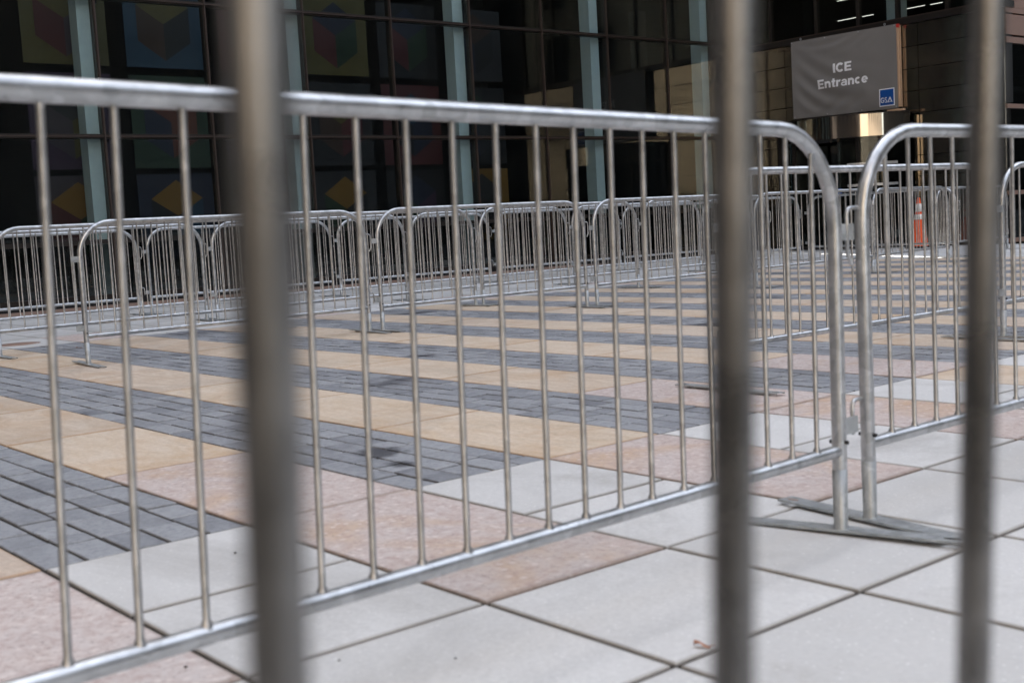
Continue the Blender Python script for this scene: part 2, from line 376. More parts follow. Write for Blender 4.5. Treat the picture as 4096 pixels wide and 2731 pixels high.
# dark pavers, five courses in every stripe
pav = []
LEN = (0.115, 0.15, 0.19, 0.235, 0.29)
for k in range(2 * V_START, 26, 2):
    a = av(k); cw = WD / 5
    for c_ in range(5):
        x = B0 - 0.003; y0 = a + c_ * cw
        while x > UL + 0.02:
            l = random.choice(LEN); x2 = x - l
            if x2 < UL + 0.06: l = x - UL; x2 = UL
            pav.append((x2, x, y0, y0 + cw)); x = x2
def pdist(t):
    q = project(((t[0] + t[1]) / 2, (t[2] + t[3]) / 2, 0))
    if not q or not (-0.02 < q[0] < 1.02) or q[1] > 1.03: return 1e3
    return q[2]
pav.sort(key=pdist)
far = MB(); pc = {}
for i, (x0, x1, y0, y1) in enumerate(pav):
    g = 0.0072; hw, hd = (x1 - x0) / 2 - g, (y1 - y0) / 2 - g
    if i < 300 and pdist((x0, x1, y0, y1)) < 900:
        key = round(hw, 3)
        if key not in pc: pc[key] = MB().cbox(-hw, hw, -hd, hd, -0.035, 0, 0.0025).mesh('paver', 'paver')
        ob('paver', pc[key], bed, ((x0 + x1) / 2, (y0 + y1) / 2, random.uniform(-0.003, 0.0015)), (random.gauss(0, 0.006), random.gauss(0, 0.004), random.gauss(0, 0.004)))
    else:
        far.cbox(x0 + g, x1 - g, y0 + g, y1 - g, -0.035, random.uniform(-0.003, 0.0015), 0.0025)
tag(far.build('distant_pavers', 'paver', bed), kind='stuff')

# ------------------------------------------------------------------ crowd barriers
def barrier(label, p0, p1, zt=1.068, zb=0.22, shear=0.0, base0=0.0, base1=0.0, flip=False, gap=0.1136, rbar=0.0062, group='steel crowd barriers', lean=0.0, yawf=(0.0, 0.0)):
    a, b_ = Vector(p0), Vector(p1)
    L = (b_ - a).length; dx = (b_ - a).normalized()
    root = thing('crowd_barrier', label, 'barrier', a, 0, group)
    zr = Vector((0, 0, 1)); dy = zr.cross(dx).normalized(); dz = dx.cross(dy)
    mw = Matrix((dx, dy, dz)).transposed()
    root.rotation_euler = (mw @ Matrix.Rotation(lean, 3, 'X')).to_euler()
    sh = lambda pts: [(x + shear * z, y, z) for x, y, z in pts]
    rt, rb, r = 0.0195, 0.0165, 0.25
    path = [(0, 0, 0.165), (0, 0, zt - r)]
    for i in range(1, 9):
        t = i / 8 * math.pi / 2; path.append((r - r * math.cos(t), 0, zt - r + r * math.sin(t)))
    for i in range(1, 6): path.append((r + (L - 2 * r) * i / 6, 0, zt))
    for i in range(0, 9):
        t = i / 8 * math.pi / 2; path.append((L - r + r * math.sin(t), 0, zt - r + r * math.cos(t)))
    path += [(L, 0, 0.165)]
    MB().tube(sh(path), rt, 16).build('frame', 'steel', root)
    MB().tube(sh([(rt * 0.6, 0, zb), (L * 0.33, 0, zb), (L * 0.66, 0, zb), (L - rt * 0.6, 0, zb)]), rb, 14).build('bottom_rail', 'steel', root)
    n_ = max(2, round(L / gap)); g = L / n_
    shared = None
    for i in range(1, n_):
        x = i * g
        e = min(x, L - x)
        top = zt - 0.012 if e >= r else zt - r + math.sqrt(max(0, r * r - (r - e) ** 2)) - 0.012
        if e >= r and shared: me = shared
        else:
            me = MB().tube(sh([(0, 0, zb + 0.008), (0, 0, zb + 0.019), (0, 0, zb + 0.026), (0, 0, top - 0.012), (0, 0, top)]), [0.012, 0.0095, rbar, rbar, rbar * 1.35], 10).mesh('bar', 'steel_bar')
            if e >= r: shared = me
        ob('bar', me, root, (x + random.gauss(0, 0.0012), random.gauss(0, 0.0008), 0), (0, 0, random.uniform(0, 6.28)) if shear == 0 else (random.gauss(0, 0.001), random.gauss(0, 0.0015), 0))
    for x, bz, yw in ((0, base0, yawf[0]), (L, base1, yawf[1])):
        leg = MB().tube([(0, 0, bz + 0.0145), (0, 0, bz + 0.025), (shear * 0.17, 0, 0.172), (shear * 0.17, 0, 0.1725)], [0.0215, 0.0185, 0.0205, 0.0188], 14).build('leg', 'steel_dull', root, (x, 0, 0))
        pl = MB(); hl, hw, zz = 0.33, 0.026, bz + 0.015
        xs = [(-hl, -hl + 0.07), (hl - 0.07, hl)]
        for y0, y1 in xs:                            # end with an oval slot
            oc, ic = [], []
            cy = (y0 + y1) / 2; NB = 16
            for j in range(NB):
                t = 2 * math.pi * j / NB; c_, s__ = math.cos(t), math.sin(t); mx = max(abs(c_), abs(s__))
                oc.append((hw * c_ / mx, cy + 0.035 * s__ / mx, zz)); ic.append((0.011 * c_, cy + 0.022 * s__, zz))
            k = len(pl.v); pl.v += oc + ic
            for j in range(NB): pl.face([k + j, k + (j + 1) % NB, k + NB + (j + 1) % NB, k + NB + j])
        k = len(pl.v)
        pl.v += [(-hw, -hl + 0.07, zz), (hw, -hl + 0.07, zz), (hw, hl - 0.07, zz), (-hw, hl - 0.07, zz)]; pl.face([k, k + 1, k + 2, k + 3])
        for sx in (-1, 1): pl.box(min(sx * hw, sx * (hw + 0.003)), max(sx * hw, sx * (hw + 0.003)), -hl, hl, bz + 0.009, zz + 0.0005)
        for sy in (-1, 1): pl.box(-hw * 0.5, hw * 0.5, min(sy * 0.20, sy * 0.235), max(sy * 0.20, sy * 0.235), bz + 0.0005, zz - 0.001)
        o = pl.build('foot_plate', 'steel_dull', leg); o.rotation_euler = (0, 0, yw)
    hx, bx, hs = (L, 0, 1) if not flip else (0, L, -1)
    for z in (0.80, 0.285):
        sx_ = shear * z
        MB().box(min(0, -hs * 0.062) - (0.012 if hs > 0 else -0.012), max(0, -hs * 0.062) - (0.012 if hs > 0 else -0.012), -0.003, 0.003, z - 0.022, z + 0.022).build('bracket', 'steel_dull', root, (bx + sx_, -0.012, 0))
        hk = [(hs * 0.012, 0, z + 0.062), (hs * 0.045, 0, z + 0.062), (hs * 0.056, 0, z + 0.058), (hs * 0.062, 0, z + 0.047), (hs * 0.063, 0, z - 0.02 if z < 0.5 else z - 0.055), (hs * 0.060 if z < 0.5 else hs * 0.045, 0, z - 0.03 if z < 0.5 else z - 0.088)]
        MB().tube(hk, 0.0058, 8).build('hook', 'steel', root, (hx + sx_, 0.004, 0))
    for x in (0, L):
        MB().tube([(0, -0.027, 0.245), (0, 0.027, 0.245)], 0.0055, 8).build('bolt', 'black', root, (x + shear * 0.245, 0, 0))
    return root
def jt(): return (random.uniform(-0.08, 0.08), random.uniform(-0.08, 0.08))
# foreground barrier the camera looks through
def fg_barrier():
    root = thing('crowd_barrier', 'blurred out-of-focus barrier right in front of the camera, three upright bars showing', 'barrier', (0, 0, 0), 0, 'steel crowd barriers')
    c = -0.30; s0 = 0.161; ds = 0.2142
    pos = [s0 + ds * i for i in range(-5, 9)]
    lean = Vector((0.026, 0.030))
    for i, y in enumerate(pos):
        x = c - 0.0647 * (y - s0)
        b0 = Vector((x, y)) - lean * 0.865
        MB().tube([(b0.x + lean.x * z, b0.y + lean.y * z, z) for z in (0.2, 0.6, 1.09)], 0.0090, 20).build('bar', 'steel_dimmed', root)
    ends = (pos[0] - ds, pos[-1] + ds)
    for z, nm in ((0.2, 'bottom_rail'), (1.1, 'top_rail')):
        MB().tube([(c - 0.0647 * (y - s0) + lean.x * (z - 0.865), y + lean.y * (z - 0.865), z) for y in ends], 0.0195, 14).build(nm, 'steel', root)
    for y in ends:
        MB().tube([(c - 0.0647 * (y - s0) + lean.x * (z - 0.865), y + lean.y * (z - 0.865), z) for z in (0.0, 1.1)], 0.0195, 14).build('post', 'steel', root)
        MB().box(c - 0.36, c + 0.30, y - 0.06, y - 0.01, 0.001, 0.012).build('foot_plate', 'steel_dull', root)
fg_barrier()
# nearest sharp row: panel a from a measured pose, hooks on its far neighbour
u0_, an = -1.6946, -0.0788
def pa(s, z): return (u0_ + math.sin(an) * s, math.cos(an) * s, z)
barrier('large tilted barrier panel crossing the picture from the left, nearest of the sharp ones', pa(0.2274, 0.037), pa(2.676, 0.0), zt=1.0645, zb=0.2215, shear=0.037, base0=-0.037, base1=0.0, flip=True, gap=0.1113, yawf=(0.1, 0.12), lean=-0.0222)
barrier('barrier panel hooked to the right of the large tilted panel, rounded end beside it', (-1.912, 2.812, 0), (-1.90, 5.31, 0), flip=True, yawf=(-0.14, 0.05))
# second row
barrier('barrier panel of the second row, seen behind the paired posts of the nearest row', (-3.885, 4.55, 0), (-3.85, 6.985, 0), yawf=jt())
barrier('barrier panel at the right picture edge behind the nearest row, rounded left end showing', (-3.845, 7.13, 0), (-3.85, 9.63, 0), yawf=jt())
ROWS = {
 'third row': [((-9.03, 3.301), (-9.03, 5.815), 'barrier panel with a free rounded end, leftmost of the row on the tan stripes'),
               ((-9.00, 5.935), (-8.955, 8.383), 'middle barrier panel of the row standing on the tan stripes'),
               ((-8.955, 8.525), (-8.95, 10.96), 'third barrier panel from the left in the row on the tan stripes'),
               ((-8.96, 11.07), (-9.02, 13.48), 'fourth barrier panel from the left in the row on the tan stripes'),
               ((-9.07, 13.60), (-9.45, 16.02), 'last barrier panel on the right in the row on the tan stripes')],
 'fourth row': [((-10.65, 3.15), (-10.65, 5.65), 'first barrier panel in the row behind the tan stripe row, cut by left edge'),
                ((-10.65, 5.77), (-10.64, 8.27), 'second barrier panel of the row just behind the tan stripe row'),
                ((-10.63, 8.37), (-10.66, 10.87), 'third barrier panel of the row just behind the tan stripe row'),
                ((-10.65, 10.98), (-10.70, 13.52), 'fourth barrier panel of the row behind the tan stripe row, loose hook on end')],
 'fifth row': [((-12.60, 3.40), (-12.62, 5.99), 'first barrier panel from the left in the second row from the glass'),
               ((-12.585, 6.10), (-12.58, 8.69), 'second barrier panel from the left in the second row from the glass'),
               ((-12.57, 8.80), (-12.55, 11.42), 'third barrier panel from the left in the second row from the glass'),
               ((-12.53, 11.52), (-12.56, 14.19), 'fourth barrier panel from the left in the second row from the glass'),
               ((-12.57, 14.30), (-12.80, 17.0), 'fifth barrier panel from the left in the second row from the glass')],
 'sixth row': [((-14.85, 3.40), (-14.84, 6.16), 'first barrier panel from the left in the row closest to the glass'),
               ((-14.82, 6.29), (-14.98, 9.08), 'second barrier panel from the left in the row closest to the glass'),
               ((-14.95, 9.19), (-14.84, 11.86), 'third barrier panel from the left in the row closest to the glass'),
               ((-14.80, 11.97), (-14.78, 14.66), 'fourth barrier panel from the left in the row closest to the glass'),
               ((-14.78, 14.77), (-14.8, 17.45), 'fifth barrier panel from the left in the row closest to the glass')],
}
for rn, L in ROWS.items():
    for a, b_, lb in L:
        barrier(lb, (*a, 0), (*b_, 0), zt=1.068 if rn == 'third row' else 1.08, lean=random.gauss(0, 0.006), yawf=jt())
barrier('barrier panel standing crosswise in front of the entrance and the cone', (-12.86, 17.35, 0), (-9.98, 17.15, 0), yawf=jt())
barrier('second crosswise barrier panel ending just behind the last one by the cone', (-10.25, 17.05, 0), (-10.45, 19.55, 0), yawf=jt())

# ------------------------------------------------------------------ glass building (left)
UG = -18.6
gb = thing('glass_building', 'dark glass curtain wall building with pale columns inside behind the barriers', 'building', (UG, 12, 0))
def GP(mb, nm, mt): return mb.build(nm, mt, gb, (-UG, -12, 0))
MV = [7.36 + 1.83 * k for k in range(-4, 9)]        # mullions
MV[-1] = 21.88
TZ = [0.12, 0.98, 2.60, 4.73, 6.86, 9.0]
cacheg = {}
for i in range(len(MV)):
    v = MV[i]
    GP(MB().box(UG - 0.10, UG + 0.02, v - 0.028, v + 0.028, 0.10, 9.0), 'mullion', 'dark_metal')
    GP(MB().box(UG + 0.0205, UG + 0.05, v - 0.011, v + 0.011, 0.13, 9.0), 'mullion_cap', 'trim')
    if i + 1 < len(MV):
        for j in range(len(TZ) - 1):
            y0, y1, z0, z1 = v + 0.03, MV[i + 1] - 0.03, TZ[j] + 0.04, TZ[j + 1] - 0.04
            GP(MB().box(UG - 0.008, UG + 0.004, y0, y1, z0, z1), 'glass_pane', 'glass' if j else 'glass_dark')
for z in TZ:
    GP(MB().box(UG - 0.12, UG + 0.015, MV[0], MV[-1], z - 0.035, z + 0.035), 'transom', 'dark_metal')
    if z > 2: GP(MB().box(UG + 0.0155, UG + 0.042, MV[0], MV[-1], z - 0.010, z + 0.010), 'transom_cap', 'trim')
GP(MB().box(UG - 0.3, UG + 0.06, MV[0], MV[-1], -0.03, 0.085), 'plinth', 'black')
for v in (3.52, 7.15, 10.78, 14.42, 18.02, 21.5):
    o = GP(MB().box(UG - 0.46, UG - 0.16, v, v + 0.24, 0.0, 9.2), 'column', 'column')
    for z in (2.60, 4.73): GP(MB().box(UG - 0.19, UG - 0.121, v + 0.245, v + 0.32, z - 0.09, z + 0.09), 'bracket', 'black')
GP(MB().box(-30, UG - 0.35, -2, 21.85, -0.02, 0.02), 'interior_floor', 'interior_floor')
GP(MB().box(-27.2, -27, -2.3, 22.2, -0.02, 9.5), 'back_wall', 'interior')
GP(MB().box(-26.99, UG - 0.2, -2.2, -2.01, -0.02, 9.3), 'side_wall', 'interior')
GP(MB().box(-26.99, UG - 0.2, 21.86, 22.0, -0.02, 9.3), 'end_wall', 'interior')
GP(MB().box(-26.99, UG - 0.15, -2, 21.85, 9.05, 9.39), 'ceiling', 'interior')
GP(MB().box(-29, UG - 0.02, -2.2, 22, 9.4, 34), 'upper_storeys', 'winglass')  # unseen upper floors, built up to block the sky on this side
GP(MB().box(-29, UG - 0.02, -12, -2.21, -0.02, 34), 'side_block', 'brick')
# posters behind the glass, each a sheet with a printed cube
PAL = {'olive yellow': (0.10, 0.08, 0.012), 'dark blue': (0.010, 0.045, 0.085), 'dark green': (0.012, 0.035, 0.012), 'dark red': (0.085, 0.012, 0.012), 'navy': (0.010, 0.014, 0.035),
       'brown': (0.045, 0.018, 0.006), 'black': (0.006, 0.005, 0.006), 'orange': (0.22, 0.11, 0.010), 'purple': (0.050, 0.020, 0.050), 'charcoal': (0.018, 0.018, 0.020), 'mauve': (0.06, 0.045, 0.055), 'vermilion': (0.12, 0.03, 0.012)}
for k_, c_ in PAL.items(): M['p_' + k_] = plain('poster_' + k_.replace(' ', '_'), [q * 0.48 for q in c_], 0.6)
PCOL = [7.18, 8.84, 10.5, 12.17, 13.78, 15.42]
PROW = [(3.80, 5.2, 4.52, 'upper'), (2.15, 3.67, 2.91, 'middle'), (0.62, 2.05, 1.35, 'lower')]
DES = {(0, 0): ('olive yellow', 'dark red', 'mauve', 'olive yellow'), (1, 0): ('dark blue', 'brown', 'black', 'olive yellow'), (2, 0): ('dark red', 'navy', 'charcoal', 'dark green'),
       (3, 0): ('olive yellow', 'dark red', 'dark green', 'navy'), (4, 0): ('black', 'dark red', 'dark green', 'navy'), (5, 0): ('charcoal', 'navy', 'black', 'brown'),
       (0, 1): ('purple', 'mauve', 'olive yellow', 'charcoal'), (1, 1): ('dark green', 'navy', 'vermilion', 'vermilion'), (2, 1): ('navy', 'dark green', 'purple', 'brown'),
       (3, 1): ('black', 'brown', 'dark red', 'olive yellow'), (4, 1): ('dark red', 'black', 'navy', 'dark blue'), (5, 1): ('black', 'navy', 'charcoal', 'dark green'),
       (0, 2): ('mauve', 'dark red', 'dark green', 'orange'), (1, 2): ('navy', 'black', 'dark blue', 'orange'), (2, 2): ('dark green', 'purple', 'navy', 'orange'),
       (3, 2): ('charcoal', 'dark green', 'black', 'orange'), (4, 2): ('black', 'dark green', 'purple', 'navy'), (5, 2): ('orange', 'charcoal', 'black', 'charcoal')}
UPst = UG - 0.80
for (ci, ri), (bgc, lc, rc, tcl) in DES.items():
    cy = PCOL[ci]; z0, z1, cz, rw = PROW[ri]
    t = thing('poster', f'{bgc} poster with {lc}, {rc} and {tcl} cube, {rw} row behind the glass', 'poster', (UPst, cy, z0), 0, 'cube posters hung behind the glass')
    def pp(nm, pts, mt, dx): MB().prism([(dx, y - cy, z - z0) for y, z in pts], (0.003, 0, 0)).build(nm, mt, t)
    pp('sheet', [(cy - 0.68, z0), (cy + 0.68, z0), (cy + 0.68, z1), (cy - 0.68, z1)], 'p_' + bgc, 0)
    hw = 0.46; h1, h2 = 0.29, 0.60
    pp('cube_face', [(cy - hw, cz + h1), (cy - hw, cz - h1), (cy, cz - h2), (cy, cz)], 'p_' + lc, 0.004)
    pp('cube_face', [(cy, cz), (cy, cz - h2), (cy + hw, cz - h1), (cy + hw, cz + h1)], 'p_' + rc, 0.004)
    pp('cube_face', [(cy, cz), (cy + hw, cz + h1), (cy, min(cz + h2, z1 - 0.01)), (cy - hw, cz + h1)], 'p_' + tcl, 0.004)
# lit lamps inside
t = thing('ceiling_lamp', 'warm glowing square lamp inside the glass at the upper left corner', 'lamp', (-20.4, 7.25, 4.72))
MB().box(-0.16, 0.16, -0.16, 0.16, -0.04, 0).build('diffuser', 'lamp_warm', t); MB().box(-0.18, 0.18, -0.18, 0.18, 0.001, 0.03).build('housing', 'black', t)

# ------------------------------------------------------------------ entrance building (back)
VW = 21.9; UE = -11.7
eb = thing('entrance_building', 'dark bronze panelled entrance wing with upper windows and revolving door', 'building', (-15, VW, 0))
def EP(mb, nm, mt): return mb.build(nm, mt, eb, (15, -VW, 0))
ZJ = [0.06, 0.56, 0.98, 1.395, 1.81, 2.225, 2.645, 3.08, 3.52, 3.96, 4.40]
UJ = [-18.55, -16.73, -13.49, UE]
for i in range(len(ZJ) - 1):
    for j in range(3):
        u0, u1, z0, z1 = UJ[j], UJ[j + 1], ZJ[i], ZJ[i + 1]
        if j == 1:
            if z1 <= 2.65: continue
        if j == 0 and z1 <= 2.65: u1 = -16.95
        g = 0.007
        EP(MB().box(u0 + g, u1 - g, VW, VW + 0.05, z0 + g, z1 - g), 'wall_panel', 'panel')
EP(MB().box(-18.55, UE, VW + 0.052, VW + 0.3, 2.65, 4.40), 'wall_core', 'black')
EP(MB().box(-13.47, UE - 0.05, VW + 0.052, VW + 0.3, 0, 2.65), 'wall_core', 'black')
EP(MB().box(-18.55, -16.96, VW + 0.052, VW + 0.3, 0, 2.65), 'wall_core', 'black')
EP(MB().box(-18.55, UE + 0.04, VW - 0.04, VW + 0.32, 4.405, 4.52), 'cornice', 'dark_metal')
EP(MB().box(-18.5, UE, VW + 0.05, VW + 0.3, 4.521, 4.56), 'sill', 'trim')
WU = [-18.4, -17.15, -15.94, -14.90, -13.99, -12.9, UE]
for i, u in enumerate(WU):
    EP(MB().box(u - 0.03, u + 0.03, VW + 0.06, VW + 0.18, 4.56, 8.6), 'window_mullion', 'dark_metal')
    if i + 1 < len(WU): EP(MB().box(u + 0.03, WU[i + 1] - 0.03, VW + 0.10, VW + 0.112, 4.57, 8.6), 'window_pane', 'glass')
EP(MB().box(-18.5, UE, VW, VW + 0.4, 8.6, 30), 'upper_storeys', 'winglass')
EP(MB().box(-18.44, UE - 0.2, 34.0, 34.2, 0, 9), 'back_wall', 'interior')
EP(MB().box(-18.44, UE - 0.21, VW + 0.42, 33.9, 6.41, 30), 'upper_block', 'winglass')  # unseen fill, added to stop sun passing through the upper windows
EP(MB().box(-18.4, UE - 0.3, VW + 0.32, 34, 4.30, 4.398), 'interior_floor', 'interior')
EP(MB().box(-18.4, UE - 0.3, VW + 0.42, 34, 6.2, 6.4), 'ceiling', 'interior')
EP(MB().box(-18.6, -18.45, VW + 0.33, 34, 0, 9), 'side_wall', 'interior')
EP(MB().box(UE - 0.3, UE - 0.2, VW + 0.33, 34, 4.41, 9), 'side_wall', 'interior')
EP(MB().box(-14.95, -14.65, VW + 1.2, VW + 1.5, 4.40, 6.2), 'column', 'column')
EP(MB().box(-18.4, UE - 0.3, VW + 0.31, 34, 2.9, 3.0), 'lobby_ceiling', 'interior')
EP(MB().box(-18.4, UE - 0.3, VW + 0.31, 34, 0.0, 0.02), 'lobby_floor', 'interior_floor')
EP(MB().box(-18.4, UE - 0.3, 27, 27.1, 0.021, 2.9), 'lobby_wall', 'interior')
# face turning away to the right
RF = [(0.02, 0.10, 'red_stone', 'base_course'), (0.92, 1.0, 'red_stone', 'window_bar'), (2.54, 2.62, 'red_stone', 'window_bar'), (3.75, 3.86, 'red_stone', 'window_head'), (3.90, 4.27, 'red_stone', 'stone_band'), (4.30, 4.40, 'red_stone', 'stone_band')]
for z0, z1, mt_, nm in RF: EP(MB().box(UE - 0.1, UE + 0.02, VW + 0.055, 36, z0, z1), nm, mt_)
for z0, z1 in ((0.10, 0.92), (1.0, 2.54), (2.62, 3.75)):
    y = VW + 0.06
    while y < 35: EP(MB().box(UE - 0.06, UE - 0.05, y, y + 1.8, z0, z1), 'window_pane', 'glass_dark'); EP(MB().box(UE - 0.08, UE + 0.01, y + 1.802, y + 1.85, z0, z1), 'window_mullion', 'dark_metal'); y += 1.852
EP(MB().box(UE - 0.12, UE - 0.101, VW + 0.06, 36, 3.86, 4.41), 'band_backing', 'black')
EP(MB().box(UE - 0.2, UE + 0.0, VW + 0.41, 36, 4.41, 30), 'upper_wall', 'red_stone')
# strip lights of the office above
LST = [((-18.66, 26, 5.45), 0.85, 'long strip light'), ((-17.49, 26, 5.44), 0.3, 'short strip light'), ((-16.33, 26, 5.42), 0.52, 'strip light'), ((-15.66, 26, 5.41), 0.3, 'rightmost strip light'), ((-18.35, 26, 5.93), 0.7, 'topmost left strip light')]
SL = ['first strip light from the left behind the office window above the sign', 'short second strip light behind the office window above the sign', 'third strip light behind the office window above the sign', 'rightmost strip light behind the office window above the sign', 'upper strip light behind the office window left of the sign']
for (p_, l_, _), lb in zip(LST, SL):
    q = Vector((p_[0], p_[1], p_[2])); q.x = min(max(q.x, -18.2), -12.2)
    t = thing('strip_light', lb, 'lamp', q, 0, 'strip lights behind the office windows')
    MB().box(0, l_, -0.012, 0.012, -0.008, 0).build('tube', 'lamp', t); MB().box(-0.02, l_ + 0.02, -0.05, 0.05, 0.001, 0.03).build('housing', 'black', t)
# ------------------------------------------------------------------ revolving door
rd = thing('revolving_door', 'revolving entrance door with curved polished steel canopy below the sign', 'door', (-15.15, VW - 0.1, 0))
def arcpts(r, a0, a1, n_): return [(r * math.sin(a0 + (a1 - a0) * i / n_), 0.55 - r * math.cos(a0 + (a1 - a0) * i / n_)) for i in range(n_ + 1)]
def curved(r, a0, a1, z0, z1, th, n_=28):
    mb = MB(); o_, i_ = arcpts(r, a0, a1, n_), arcpts(r - th, a0, a1, n_)
    def strip(pa, za, pb, zb_, sm):
        k = len(mb.v)
        for (x, y), (x2, y2) in zip(pa, pb): mb.v += [(x, y, za), (x2, y2, zb_)]
        for i in range(n_): mb.face([k + 2 * i, k + 2 * i + 2, k + 2 * i + 3, k + 2 * i + 1], sm)
    strip(o_, z0, o_, z1, True); strip(o_, z1, i_, z1, False); strip(i_, z1, i_, z0, True); strip(i_, z0, o_, z0, False)
    for q in (0, n_): mb.poly([(*o_[q], z0), (*o_[q], z1), (*i_[q], z1), (*i_[q], z0)])
    return mb
RR = 1.62; A0 = math.acos(0.55 / RR) if 0.55 < RR else 1.2
curved(RR, -1.22, 1.22, 2.24, 2.68, 0.02).build('canopy', 'chrome', rd)
MB().prism([(x, y, 2.681) for x, y in arcpts(RR, -1.22, 1.22, 24)], (0, 0, 0.02)).build('canopy_top', 'dark_metal', rd)
MB().prism([(x, y, 2.235) for x, y in arcpts(RR - 0.03, -1.22, 1.22, 24)], (0, 0, 0.004)).build('canopy_soffit', 'black', rd)
for a0, a1 in ((-1.2, -0.45), (0.32, 1.2)): curved(RR - 0.05, a0, a1, 0.08, 2.23, 0.012, 14).build('curved_glass', 'glass_dark', rd)
for a in (-1.2, -0.82, -0.45, 0.32, 0.55, 0.82, 1.2):
    x, y = (RR - 0.055) * math.sin(a), 0.55 - (RR - 0.055) * math.cos(a)
    MB().box(x - 0.03, x + 0.03, y - 0.03, y + 0.03, 0.02, 2.233).build('upright', 'chrome' if a in (0.32, 0.82, -1.2) else 'dark_metal', rd)
for z in (1.28, 1.70): curved(RR + 0.04, 0.42, 1.02, z - 0.025, z + 0.025, 0.03, 10).build('push_rail', 'steel', rd)
for a in (0.3, 1.87, 3.44, 5.01):
    c_, s__ = math.cos(a), math.sin(a)
    o = MB().box(0.03, 1.45, -0.02, 0.02, 0.05, 2.2).build('door_wing', 'glass_dark', rd, (0, 0.55, 0)); o.rotation_euler = (0, 0, a)
MB().lathe([(0, 0.02), (0.05, 0.02), (0.05, 2.22), (0, 2.22)], 16, (0, 0.55, 0)).build('centre_post', 'dark_metal', rd)
curved(RR - 0.02, -1.22, 1.22, 0.02, 0.09, 0.1).build('threshold', 'dark_metal', rd)
x, y = (RR + 0.02) * math.sin(0.12), 0.55 - (RR + 0.02) * math.cos(0.12)
MB().box(x - 0.2, x + 0.2, y - 0.05, y + 0.04, 2.17, 2.235).build('motion_sensor', 'black', rd)
x, y = (RR + 0.0) * math.sin(0.32), 0.55 - (RR) * math.cos(0.32)
MB().box(x - 0.045, x + 0.045, y - 0.02, y + 0.0, 1.08, 1.24).build('door_notice', 'blue_print', rd)
MB().box(-1.78, -1.62, 0.0, 0.06, 0.02, 2.6).build('jamb', 'dark_metal', rd); MB().box(1.60, 1.66, 0.0, 0.08, 0.02, 2.6).build('jamb', 'chrome', rd)

# ------------------------------------------------------------------ sign banner
VS = VW - 0.14
sg = thing('banner_sign', 'grey banner reading ICE Entrance on a timber frame above the revolving door', 'sign', (-15.15, VS, 2.8))
def SP(mb, nm, mt): return mb.build(nm, mt, sg, (15.15, -VS, -2.8))
CR = {'TL': (-16.42, 4.44), 'TR': (-13.86, 4.42), 'BL': (-16.41, 2.81), 'BR': (-13.85, 2.77)}
NX, NZ = 90, 58
mb = MB()
def wr(s, t):                                       # cloth relief: sag folds from the fixings
    e = min(1, min(s, 1 - s) * 9) * min(1, min(t, 1 - t) * 9)
    w_ = 0.006 * math.sin(26 * (s * 0.8 + t) + 3 * math.sin(5 * s)) * math.exp(-((s - 0.25) ** 2 + (t - 0.35) ** 2) * 5)
    w_ += 0.007 * math.sin(40 * (t - 0.35 * (s - 0.3) ** 2 * 4)) * math.exp(-(((s - 0.42) / 0.28) ** 2 + ((t - 0.93) / 0.10) ** 2))
    w_ += 0.005 * math.sin(33 * (s - 0.7 * t)) * math.exp(-(((s - 0.5) / 0.25) ** 2 + ((t - 0.1) / 0.16) ** 2))
    w_ += 0.004 * math.sin(18 * s + 7 * t) * math.exp(-((s - 0.85) ** 2 + (t - 0.15) ** 2) * 14)
    return -0.03 - e * (1.9 * w_ + 0.006 * math.sin(7 * s + 2) * math.sin(6 * t + 1))
def wb(s, t):                                       # the same relief as the banner mesh has between its vertices
    x, y = min(max(s, 0), 0.9999) * NX, min(max(t, 0), 0.9999) * NZ; i, j = int(x), int(y); f, g = x - i, y - j
    a, b_, c_, d_ = wr(i / NX, j / NZ), wr((i + 1) / NX, j / NZ), wr(i / NX, (j + 1) / NZ), wr((i + 1) / NX, (j + 1) / NZ)
    return min((a * (1 - f) + b_ * f) * (1 - g) + (c_ * (1 - f) + d_ * f) * g, wr(s, t))
def sp(s, t, off=0.0):
    a = Vector(CR['BL']).lerp(Vector(CR['BR']), s); c_ = Vector(CR['TL']).lerp(Vector(CR['TR']), s); q = a.lerp(c_, t)
    return (q.x, VS + wr(s, t) - off, q.y)
for j in range(NZ + 1):
    for i in range(NX + 1): mb.v.append(sp(i / NX, j / NZ))
for j in range(NZ):
    for i in range(NX): a = j * (NX + 1) + i; mb.face([a, a + 1, a + NX + 2, a + NX + 1], True)
SP(mb, 'banner', 'banner')
SP(MB().box(-16.40, -13.88, VS + 0.004, VS + 0.04, 4.36, 4.42), 'timber_rail', 'timber')
SP(MB().box(-16.40, -13.88, VS + 0.004, VS + 0.04, 2.83, 2.90), 'timber_rail', 'timber')
SP(MB().box(-16.40, -16.31, VS + 0.004, VS + 0.12, 2.901, 4.359), 'timber_post', 'timber')
SP(MB().box(-13.92, -13.845, VS - 0.004, VS + 0.05, 2.80, 4.35), 'timber_post', 'timber')
SP(MB().box(-13.92, -13.84, VS + 0.075, VS + 0.11, 2.80, 4.40), 'timber_batten', 'timber')
SP(MB().box(-13.90, -13.83, VS - 0.006, VS + 0.055, 4.351, 4.42), 'painted_end', 'red_paint')
for s_, t_ in ((0.01, 0.985), (0.34, 0.985), (0.66, 0.985), (0.985, 0.985), (0.015, 0.02), (0.34, 0.02), (0.67, 0.02), (0.985, 0.02)):
    x, y, z = sp(s_, t_, 0.006); SP(MB().tube([(x, y + 0.004, z), (x, y - 0.004, z)], 0.013, 12), 'grommet', 'steel')
